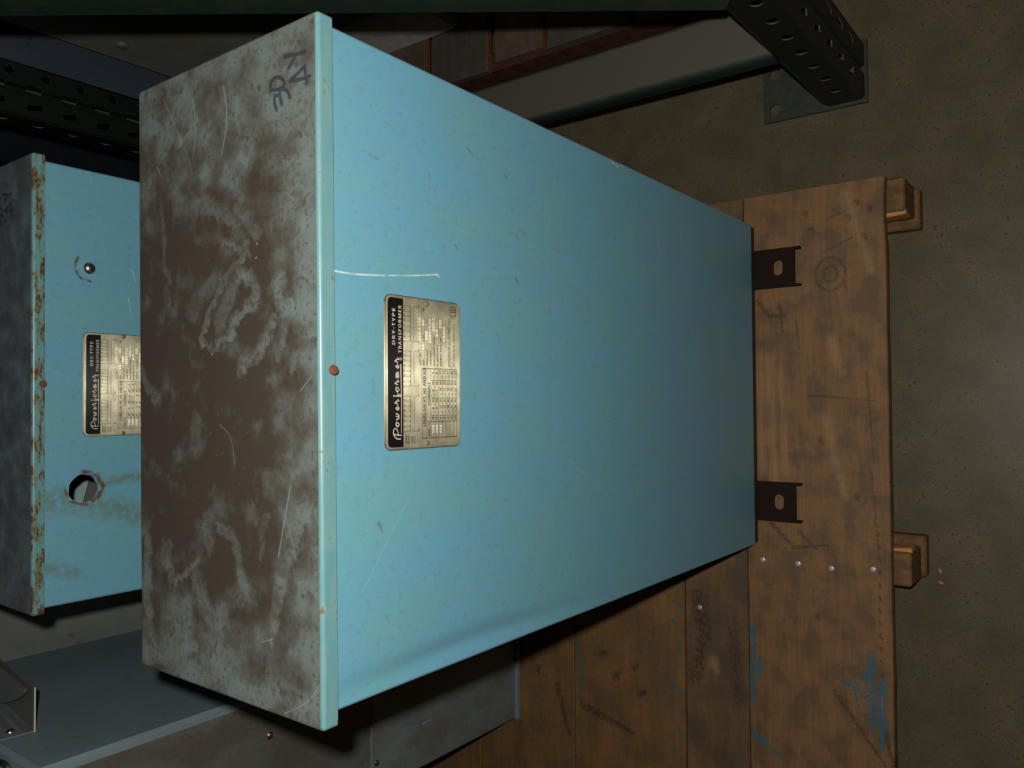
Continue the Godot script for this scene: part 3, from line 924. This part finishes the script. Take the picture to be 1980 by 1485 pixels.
# ---------------------------------------------------------------- rack
func upright(root: Node3D, z1: float, height: float, holed := false) -> void:
	# an open steel column, front face at z1, with round holes in its flanks and slots in its face
	var c := CSGCombiner3D.new()
	c.name = "post"
	root.add_child(c, true)
	c.position = Vector3(0, 0, 0)
	var p := CSGPolygon3D.new()
	p.name = "column"
	var t := 0.0026
	var x0 := 0.551
	var x1 := 0.662
	var d := 0.080
	# the section in x and depth (0 at the front): a face with a groove between two flanks with turned-in lips
	var o := [[x0, 0.006], [x0 + 0.006, 0.0], [x0 + 0.047, 0.0], [x0 + 0.051, 0.008], [x1 - 0.051, 0.008], [x1 - 0.047, 0.0], [x1 - 0.006, 0.0], [x1, 0.006], [x1, d - 0.012], [x1 - 0.008, d], [x1 - 0.020, d]]
	var i := [[x1 - 0.020, d - t], [x1 - 0.009, d - t], [x1 - t, d - 0.013], [x1 - t, 0.008], [x1 - 0.008, t], [x1 - 0.045, t], [x1 - 0.049, 0.008 + t], [x0 + 0.049, 0.008 + t], [x0 + 0.045, t], [x0 + 0.008, t], [x0 + t, 0.008], [x0 + t, d - 0.013], [x0 + 0.009, d - t], [x0 + 0.020, d - t]]
	var poly := PackedVector2Array()
	for q in o: poly.append(Vector2(q[0], q[1]))
	for q in i: poly.append(Vector2(q[0], q[1]))
	poly.append(Vector2(x0 + 0.020, d))
	poly.append(Vector2(x0 + 0.008, d))
	poly.append(Vector2(x0, d - 0.012))
	p.polygon = poly
	p.mode = CSGPolygon3D.MODE_DEPTH
	p.depth = height
	p.material = M.rack
	# polygon y becomes -z, the extrusion runs up
	p.transform = Transform3D(Basis(Vector3(1, 0, 0), Vector3(0, 0, -1), Vector3(0, 1, 0)), Vector3(0, 0.008 + height, z1))
	c.add_child(p, true)
	var k := 0
	while 0.083 + 0.069 * k < height:
		var y := 0.083 + 0.069 * k
		if y < 1.35:
			var h := CSGCylinder3D.new()
			h.name = "flank_hole"
			h.radius = 0.0100
			h.height = 0.2
			h.sides = 18
			h.operation = CSGShape3D.OPERATION_SUBTRACTION
			h.material = M.rack_inside
			h.transform = Transform3D(Basis(Vector3(0, 1, 0), Vector3(1, 0, 0), Vector3(0, 0, -1)), Vector3((x0 + x1) / 2, y, z1 - 0.033))
			c.add_child(h, true)
			if holed:   # this one turns its round holes to the front
				var f := CSGCylinder3D.new()
				f.name = "face_hole"
				f.radius = 0.009
				f.height = 0.03
				f.sides = 16
				f.operation = CSGShape3D.OPERATION_SUBTRACTION
				f.material = M.rack_inside
				f.transform = Transform3D(Basis(Vector3(1, 0, 0), Vector3(0, 0, 1), Vector3(0, -1, 0)), Vector3(x1 - 0.020, y, z1))
				c.add_child(f, true)
			for s in ([-1, 0.25] if holed else [-1, 1]):
				var b := CSGBox3D.new()
				b.name = "face_slot"
				b.size = Vector3(0.011, 0.030, 0.02)
				b.operation = CSGShape3D.OPERATION_SUBTRACTION
				b.material = M.rack_inside
				b.position = Vector3((x0 + x1) / 2 + s * 0.030, y + 0.02, z1)
				b.rotation.z = -s * 0.22
				c.add_child(b, true)
		k += 1

func beam(a: Vector3, b: Vector3, w: float, h: float, bevel: float) -> Array:
	var dir := (b - a).normalized()
	var side := Vector3(1, 0, 0)
	var up := dir.cross(side).normalized()
	if up.y < 0: up = -up
	var st := begin()
	add_box(st, Vector3(w, h, a.distance_to(b)), bevel)
	return [st.commit(), Transform3D(Basis(side, up, side.cross(up)), (a + b) / 2)]

func foot_plate(root: Node3D, z0: float, z1: float) -> void:
	var c := CSGCombiner3D.new()
	c.name = "foot_plate"
	root.add_child(c, true)
	var b := CSGBox3D.new()
	b.name = "sheet"
	b.size = Vector3(0.124, 0.007, z1 - z0)
	b.position = Vector3(0.606, 0.0045, (z0 + z1) / 2)
	b.material = M.rack_plate
	c.add_child(b, true)
	for x in [0.642, 0.568]:
		var y := CSGCylinder3D.new()
		y.name = "bolt_hole"
		y.radius = 0.012
		y.height = 0.05
		y.sides = 24
		y.operation = CSGShape3D.OPERATION_SUBTRACTION
		y.material = M.rack_plate
		y.position = Vector3(x, 0.005, z0 + 0.024)
		c.add_child(y, true)

func make_rack() -> void:
	var root := thing("storage_rack", "dark green perforated steel rack frame with a floor plate, two posts and a slanting brace", "rack")
	upright(root, 0.165, 2.1)
	upright(root, -1.205, 2.1, true)
	foot_plate(root, -0.032, 0.170)
	foot_plate(root, -1.285, -1.085)
	# rounded horizontal brace with dust on top
	var st := begin()
	var r := 0.016
	var pr := []
	var w := 0.054
	for e in [[w - r, r, 0], [-w + r, r, PI / 2], [-w + r, -r, PI], [w - r, -r, PI * 1.5]]:
		for i in 6:
			var a: float = e[2] + PI / 2 * i / 5
			pr.append([Vector2(e[0] + cos(a) * r, e[1] * 0.4 + sin(a) * r), Vector2(cos(a), sin(a))])
	var za := 0.086
	var zb := -1.206
	for i in pr.size():
		var p: Array = pr[i]
		var q: Array = pr[(i + 1) % pr.size()]
		quad(st, [Vector3(q[0].x, q[0].y, za), Vector3(p[0].x, p[0].y, za), Vector3(p[0].x, p[0].y, zb), Vector3(q[0].x, q[0].y, zb)], [Vector3(q[1].x, q[1].y, 0), Vector3(p[1].x, p[1].y, 0), Vector3(p[1].x, p[1].y, 0), Vector3(q[1].x, q[1].y, 0)], [Vector2(0, q[0].x / w * 0.5 + 0.5), Vector2(0, p[0].x / w * 0.5 + 0.5), Vector2(1, p[0].x / w * 0.5 + 0.5), Vector2(1, q[0].x / w * 0.5 + 0.5)])
		tri(st, Vector3(0, 0, za), Vector3(p[0].x, p[0].y, za), Vector3(q[0].x, q[0].y, za))
		tri(st, Vector3(0, 0, zb), Vector3(q[0].x, q[0].y, zb), Vector3(p[0].x, p[0].y, zb))
	part("horizontal_brace", st.commit(), M.brace, root, Vector3(0.606, 0.278, 0)).set_meta("label", "horizontal brace under grey dust")
	var bm := beam(Vector3(0.561, 0.559, 0.119), Vector3(0.561, 1.578, -1.235), 0.056, 0.056, 0.004)
	var o := part("diagonal_brace", bm[0], M.brace_green, root)
	o.transform = bm[1]

# ---------------------------------------------------------------- grey cabinets
func panel_picture(w: int, h: int, s: int, base: Color, stain: Color, much: float) -> Image:
	var n1 := noise(s, 0.008, 5)
	var n2 := noise(s + 1, 0.08, 3)
	return picture(w, h, func(x, y):
		var a: float = n1.get_noise_2d(x, y * 0.6)
		var b: float = n2.get_noise_2d(x, y)
		var col: Color = base.lerp(stain, clampf(much + 1.3 * a + 0.25 * b, 0, 1))
		return col.darkened(0.15 * smoothstep(0.5, 0.7, b)))

func screw(parent: Node, at: Vector3, rot: Vector3) -> void:
	var o := part("screw", M.screw_mesh, M.steel, parent, at, rot)
	part("slot", box(Vector3(0.008, 0.0015, 0.001), 0.0002), M.black, o, Vector3(0, 0.0032, 0), Vector3(0, 0.7, 0))

func make_grey_left() -> void:
	var x0 := -0.757
	var x1 := -0.500
	var zf := -0.577
	var zb := -1.108
	var root := thing("steel_cabinet", "grey sheet-metal cabinet with a bracket screwed to its side, at the pallet's left", "cabinet", Vector3(0, 0.1404, 0))
	var cx := (x0 + x1) / 2
	var cz := (zf + zb) / 2
	part("body", box(Vector3(x1 - x0, 1.036, zf - zb), 0.006), M.grey_side, root, Vector3(cx, 0.518, cz))
	var f1 := part("upper_panel", box(Vector3(x1 - x0 - 0.022, 0.56, 0.003), 0.001), M.grey_front, root, Vector3(cx - 0.002, 0.742, zf + 0.001))
	part("lower_panel", box(Vector3(x1 - x0 - 0.022, 0.440, 0.003), 0.001), M.grey_low, root, Vector3(cx - 0.002, 0.239, zf + 0.001))
	part("bottom_lip", box(Vector3(x1 - x0, 0.014, 0.008), 0.002), M.grey_side, root, Vector3(cx, 0.008, zf + 0.003))
	screw(f1, Vector3(-0.571 - cx + 0.002, 0.823 - 0.882, 0.0015), Vector3(PI / 2, 0, 0))
	screw(root, Vector3(-0.70, 0.587 - 0.14, zf + 0.0025), Vector3(PI / 2, 0, 0))
	part("latch_tab", box(Vector3(0.006, 0.030, 0.004), 0.0015), M.grey_side, root, Vector3(-0.667, 0.31, zf + 0.003))
	# side bracket: a flange on the flank, a shelf below it, a cover with a scooped end
	var br := Node3D.new()
	br.name = "bracket"
	root.add_child(br, true)
	br.position = Vector3(x1, 0.984, -0.712)
	br.rotation = Vector3(-0.125, 0, 0)
	part("flange", box(Vector3(0.002, 0.045, 0.37), 0.0008), M.grey_low, br, Vector3(0.001, 0.022, -0.185))
	part("shelf", box(Vector3(0.064, 0.002, 0.37), 0.0008), M.shelf, br, Vector3(0.032, 0.0, -0.185))
	part("end_rim", box(Vector3(0.064, 0.0026, 0.002), 0.0006), M.rim, br, Vector3(0.032, 0.0004, 0.0))
	var st := begin()
	var prev := []
	for i in 17:
		var t := i / 16.0
		var x: float = 0.002 + 0.058 * t
		var z: float = -0.014 - 0.15 * pow(1.0 - t, 1.5)
		var now := [Vector3(x, 0.010, z), Vector3(x, 0.010, -0.37), Vector3(x, 0.007, z), Vector3(x, 0.007, -0.37)]
		if i > 0:
			flat_quad(st, prev[0], now[0], now[1], prev[1])
			flat_quad(st, prev[2], now[2], now[0], prev[0])
			flat_quad(st, prev[3], now[3], now[2], prev[2])
		prev = now
	flat_quad(st, prev[2], prev[3], prev[1], prev[0])
	part("cover", st.commit(), M.grey_low, br)
	screw(br, Vector3(0.002, 0.026, -0.022), Vector3(0, 0, -PI / 2))
	# lifting ring on the roof
	var ring := begin()
	for i in 24:
		for j in 10:
			var q := []
			var n := []
			for e in [[i, j], [i + 1, j], [i + 1, j + 1], [i, j + 1]]:
				var a: float = TAU * e[0] / 24
				var b: float = TAU * e[1] / 10
				var dv := Vector3(cos(a), 0, -sin(a))
				var nn := dv * cos(b) + Vector3.UP * sin(b)
				q.append(dv * 0.020 + nn * 0.004)
				n.append(nn)
			quad(ring, q, n, [Vector2.ZERO, Vector2.ZERO, Vector2.ZERO, Vector2.ZERO])
	part("lifting_ring", ring.commit(), M.steel, root, Vector3(-0.530, 1.042, -0.668), Vector3(0.2, 0, 0.1))

func make_grey_cabinet(label: String, at: Vector3, size: Vector3, m: Material, trim: Material, on: String) -> Node3D:
	var root := thing("steel_cabinet", label, "cabinet", at)
	part("body", box(size, 0.006), m, root, Vector3(0, size.y / 2, 0))
	part("roof_panel", box(Vector3(size.x + 0.01, 0.02, size.z + 0.01), 0.004), trim, root, Vector3(0, size.y + 0.010, 0))
	return root

# ---------------------------------------------------------------- second pallet
func make_far_pallet() -> void:
	var root := thing("wooden_pallet", "dark reddish-brown wooden pallet of spaced boards lying behind the green rack frame", "pallet")
	var edges := [-0.10, -0.275, -0.50, -0.665, -0.865, -1.03, -1.20, -1.37, -1.55]
	for k in edges.size() - 1:
		var width: float = edges[k] - edges[k + 1] - [0.02, 0.012, 0.028, 0.02, 0.016, 0.02, 0.02, 0.02][k]
		var p := part("deck_board", plank(1.05, width, 0.020, 90 + k, 0.0015), [M.far_board, M.far_board2][k % 2], root, Vector3(1.30 + 0.006 * (k % 3), 0.14 - 0.003 * (k % 2), edges[k] - width / 2))
		var fr := part("cut_edge", box(Vector3(1.048, 0.016, 0.004), 0.001), M.far_edge, p, Vector3(0, -0.010, width / 2 + 0.0005))
		fr.set_meta("label", "orange-brown cut edge")
	for x in [0.802, 1.30, 1.79]:
		part("stringer", box(Vector3(0.045, 0.095, 1.50), 0.004), M.far_stringer, root, Vector3(x, 0.072, -0.83))
		part("runner_board", box(Vector3(0.10, 0.022, 1.50), 0.003), M.far_stringer, root, Vector3(x, 0.0125, -0.83))

# ---------------------------------------------------------------- the scene
func _ready() -> void:
	# camera: held upright on end, looking down
	var cam := Camera3D.new()
	cam.name = "camera"
	add_child(cam)
	cam.fov = rad_to_deg(2.0 * atan(742.5 / 1550.19))
	cam.near = 0.02
	var up_b := Basis(Vector3.UP, -0.03983) * Basis(Vector3.RIGHT, -0.92255) * Basis(Vector3(0, 0, 1), 0.02529)
	cam.transform = Transform3D(Basis(-up_b.y, up_b.x, up_b.z), Vector3(-0.03062, 1.63834, 0.54348))
	cam.current = true
	var env := Environment.new()
	env.background_mode = Environment.BG_COLOR
	env.background_color = Color(0.004, 0.004, 0.004)
	env.tonemap_mode = Environment.TONE_MAPPER_LINEAR
	env.tonemap_exposure = 1.0
	env.sdfgi_enabled = true
	env.ssao_enabled = true
	env.ssil_enabled = true
	var we := WorldEnvironment.new()
	we.name = "world_environment"
	we.environment = env
	add_child(we)
	# the flash beside the lens is the only light
	var flash := OmniLight3D.new()
	flash.name = "camera_flash"
	flash.position = Vector3(0.028, 1.68, 0.54)
	flash.light_color = Color(1.0, 0.985, 0.965)
	flash.light_energy = 1.05
	flash.light_size = 0.012
	flash.omni_range = 20.0
	flash.omni_attenuation = 2.0
	flash.shadow_enabled = true
	add_child(flash)

	# ---- materials shared between things
	var n1 := noise(3, 0.010, 5)
	var n2 := noise(4, 0.09, 4)
	var n3 := noise(5, 0.35, 2)
	var fim := picture(1536, 1536, func(x, y):
		var a: float = n1.get_noise_2d(x, y)
		var b: float = n2.get_noise_2d(x, y)
		var c: float = n3.get_noise_2d(x, y)
		var col := rgb(91, 83, 64).lerp(rgb(106, 98, 78), clampf(0.5 + 0.8 * a + 0.35 * b, 0, 1))
		col = col.lerp(rgb(112, 90, 64), 0.14 * smoothstep(0.15, 0.5, a))
		col = col.lerp(rgb(48, 43, 36), 0.45 * smoothstep(0.38, 0.62, b + 0.25 * a))
		if c > 0.68: col = col.darkened(0.4)
		if c < -0.80: col = col.lightened(0.3)
		return col.darkened(0.1 * c))
	var floor_m := mat(Color.WHITE, 0.36, 0.0, tex(fim))
	floor_m.uv1_triplanar = true
	floor_m.uv1_world_triplanar = true
	floor_m.uv1_scale = Vector3.ONE / 1.7
	floor_m.metallic_specular = 0.28
	var plates := nameplate_pictures()
	var np := mat(Color.WHITE, 1.0, 1.0, tex(plates[0]))
	np.metallic_texture = tex(plates[1])
	np.roughness_texture = np.metallic_texture
	np.roughness_texture_channel = BaseMaterial3D.TEXTURE_CHANNEL_GREEN
	np.anisotropy_enabled = true
	np.anisotropy = -1.0
	M.nameplate = np
	M.foot = worn(rgb(42, 26, 19), rgb(34, 28, 24), 0.6, 0.1, 110, 0.06)
	M.foot.metallic_specular = 0.2
	M.rusty_base = worn(rgb(70, 44, 34), rgb(44, 48, 48), 0.7, 0.1, 112, 0.12)
	M.rust = worn(rgb(130, 66, 44), rgb(92, 48, 34), 0.8, 0.0, 114, 0.01)
	M.steel = mat(rgb(200, 200, 200), 0.28, 1.0)
	M.zinc = mat(rgb(196, 190, 196), 0.4, 0.35)
	M.dull_steel = mat(rgb(150, 138, 118), 0.5, 0.6)
	M.bronze = mat(rgb(120, 104, 74), 0.45, 0.6)
	M.black = mat(rgb(22, 21, 20), 0.7)
	M.teal_inner = mat(rgb(140, 168, 165), 0.6)
	M.core = mat(rgb(92, 88, 84), 0.7)
	M.stringer = worn(rgb(124, 90, 52), rgb(98, 70, 42), 0.8, 0.0, 120, 0.12)
	M.fresh_wood = mat(rgb(196, 138, 82), 0.75)
	M.rack = worn(rgb(14, 23, 18), rgb(19, 26, 21), 0.45, 0.0, 124, 0.3)
	M.brace_green = worn(rgb(36, 54, 44), rgb(46, 60, 48), 0.5, 0.0, 144, 0.3)
	M.rack_inside = mat(rgb(70, 78, 70), 0.5)
	M.rack_plate = worn(rgb(48, 62, 56), rgb(66, 66, 54), 0.6, 0.0, 126, 0.12)
	M.grey_side = mat(Color.WHITE, 0.5, 0.0, tex(panel_picture(256, 512, 131, rgb(123, 141, 147), rgb(115, 131, 135), 0.4)))
	M.grey_front = mat(Color.WHITE, 0.5, 0.0, tex(panel_picture(256, 512, 133, rgb(100, 106, 102), rgb(90, 84, 72), 0.6)))
	M.grey_low = mat(Color.WHITE, 0.5, 0.0, tex(panel_picture(256, 512, 135, rgb(118, 128, 130), rgb(104, 106, 102), 0.4)))
	M.grey_back = mat(Color.WHITE, 0.55, 0.0, tex(panel_picture(256, 512, 137, rgb(120, 128, 122), rgb(108, 112, 104), 0.5)))
	M.grey_right = mat(Color.WHITE, 0.55, 0.0, tex(panel_picture(256, 512, 139, rgb(146, 148, 136), rgb(132, 130, 116), 0.5)))
	M.pale_grey = worn(rgb(196, 200, 188), rgb(176, 178, 168), 0.5, 0.0, 146, 0.3)
	M.blue_grey = mat(Color.WHITE, 0.5, 0.0, tex(panel_picture(256, 256, 141, rgb(82, 92, 106), rgb(74, 82, 94), 0.4)))
	M.shelf = mat(rgb(104, 104, 98), 0.5)
	M.rim = mat(rgb(180, 184, 165), 0.4)
	M.screw_mesh = lathe([Vector2(0.0065, 0), Vector2(0.006, 0.0016), Vector2(0.004, 0.003), Vector2(0.0001, 0.0036)], 16).commit()
	M.nail_mesh = lathe([Vector2(0.0050, 0), Vector2(0.0047, 0.0012), Vector2(0.0028, 0.002), Vector2(0.0001, 0.0022)], 12).commit()
	var dust := noise(151, 0.05, 4)
	var brace := mat(Color.WHITE, 0.6, 0.0, tex(picture(512, 64, func(x, y):
		var v: float = absf(y / 63.0 - 0.5) * 2.0
		return rgb(90, 87, 76).lerp(rgb(28, 44, 36), smoothstep(0.74, 0.97, v + 0.03 * dust.get_noise_2d(x, y))))))
	M.brace = brace
	M.far_board = mat(Color.WHITE, 0.8, 0.0, tex(wood_picture(512, 96, 161, rgb(86, 74, 64), rgb(112, 96, 82), 0.5)))
	M.far_board2 = mat(Color.WHITE, 0.8, 0.0, tex(wood_picture(512, 96, 165, rgb(74, 70, 66), rgb(98, 90, 82), 0.5)))
	M.far_edge = mat(rgb(116, 72, 40), 0.8)
	M.far_stringer = worn(rgb(96, 50, 34), rgb(66, 36, 26), 0.8, 0.0, 168, 0.2)

	# ---- the hall
	var wall_m := mat(rgb(120, 116, 106), 0.85)
	struct("floor", box(Vector3(12, 0.2, 12), 0.0), floor_m, Vector3(0, -0.1, 0))
	struct("ceiling", box(Vector3(12, 0.2, 12), 0.0), wall_m, Vector3(0, 5.1, 0))
	struct("wall_back", box(Vector3(12, 5, 0.2), 0.0), wall_m, Vector3(0, 2.5, -5.9))
	struct("wall_front", box(Vector3(12, 5, 0.2), 0.0), wall_m, Vector3(0, 2.5, 5.9))
	struct("wall_left", box(Vector3(0.2, 5, 11.6), 0.0), wall_m, Vector3(-5.9, 2.5, 0))
	struct("wall_right", box(Vector3(0.2, 5, 11.6), 0.0), wall_m, Vector3(5.9, 2.5, 0))

	# ---- the things, largest first
	make_pallet()
	make_transformer(true)
	make_transformer(false)
	make_grey_left()
	make_grey_cabinet("plain grey sheet-metal cabinet on the floor behind the bracketed grey one, far left", Vector3(-0.68, 0, -1.46), Vector3(0.86, 1.30, 0.52), M.grey_back, M.grey_side, "")
	make_rack()
	make_far_pallet()
	var cr := make_grey_cabinet("olive-grey metal cabinet standing on the reddish pallet behind the rack's slanting brace", Vector3(1.21, 0.14, -1.18), Vector3(0.60, 1.15, 0.86), M.grey_right, M.grey_right, "")
	var bp := part("flank_bolt", lathe([Vector2(0.017, 0), Vector2(0.016, 0.004), Vector2(0.010, 0.008), Vector2(0.0001, 0.009)], 20).commit(), M.grey_back, cr, Vector3(-0.30, 0.46, -0.33), Vector3(0, 0, PI / 2))
	part("base_panel", box(Vector3(0.004, 0.17, 0.84), 0.001), M.pale_grey, cr, Vector3(-0.301, 0.086, 0.0)).set_meta("label", "paler base panel")
	bp.set_meta("label", "round bolt head on the flank")
	make_grey_cabinet("dark blue-grey metal cabinet at the very back, right of the rack's rear post", Vector3(1.19, 0, -1.98), Vector3(0.88, 1.25, 0.6), M.blue_grey, M.blue_grey, "")

	# ---- crumbs of wood on the concrete
	for q in [[-0.340, 0.278, 0.3, "nearer the rack"], [-0.3616, 0.279, 1.2, "farther from the rack"]]:
		var chip := part(numbered("wood_chip"), box(Vector3(0.009, 0.003, 0.004), 0.001), M.fresh_wood, self, Vector3(q[0], 0.0015, q[1]), Vector3(0, q[2], 0))
		tag(chip, "tiny pale wood chip on concrete before the middle stringer, %s" % q[3], "wood chip", "wood chips on the floor")
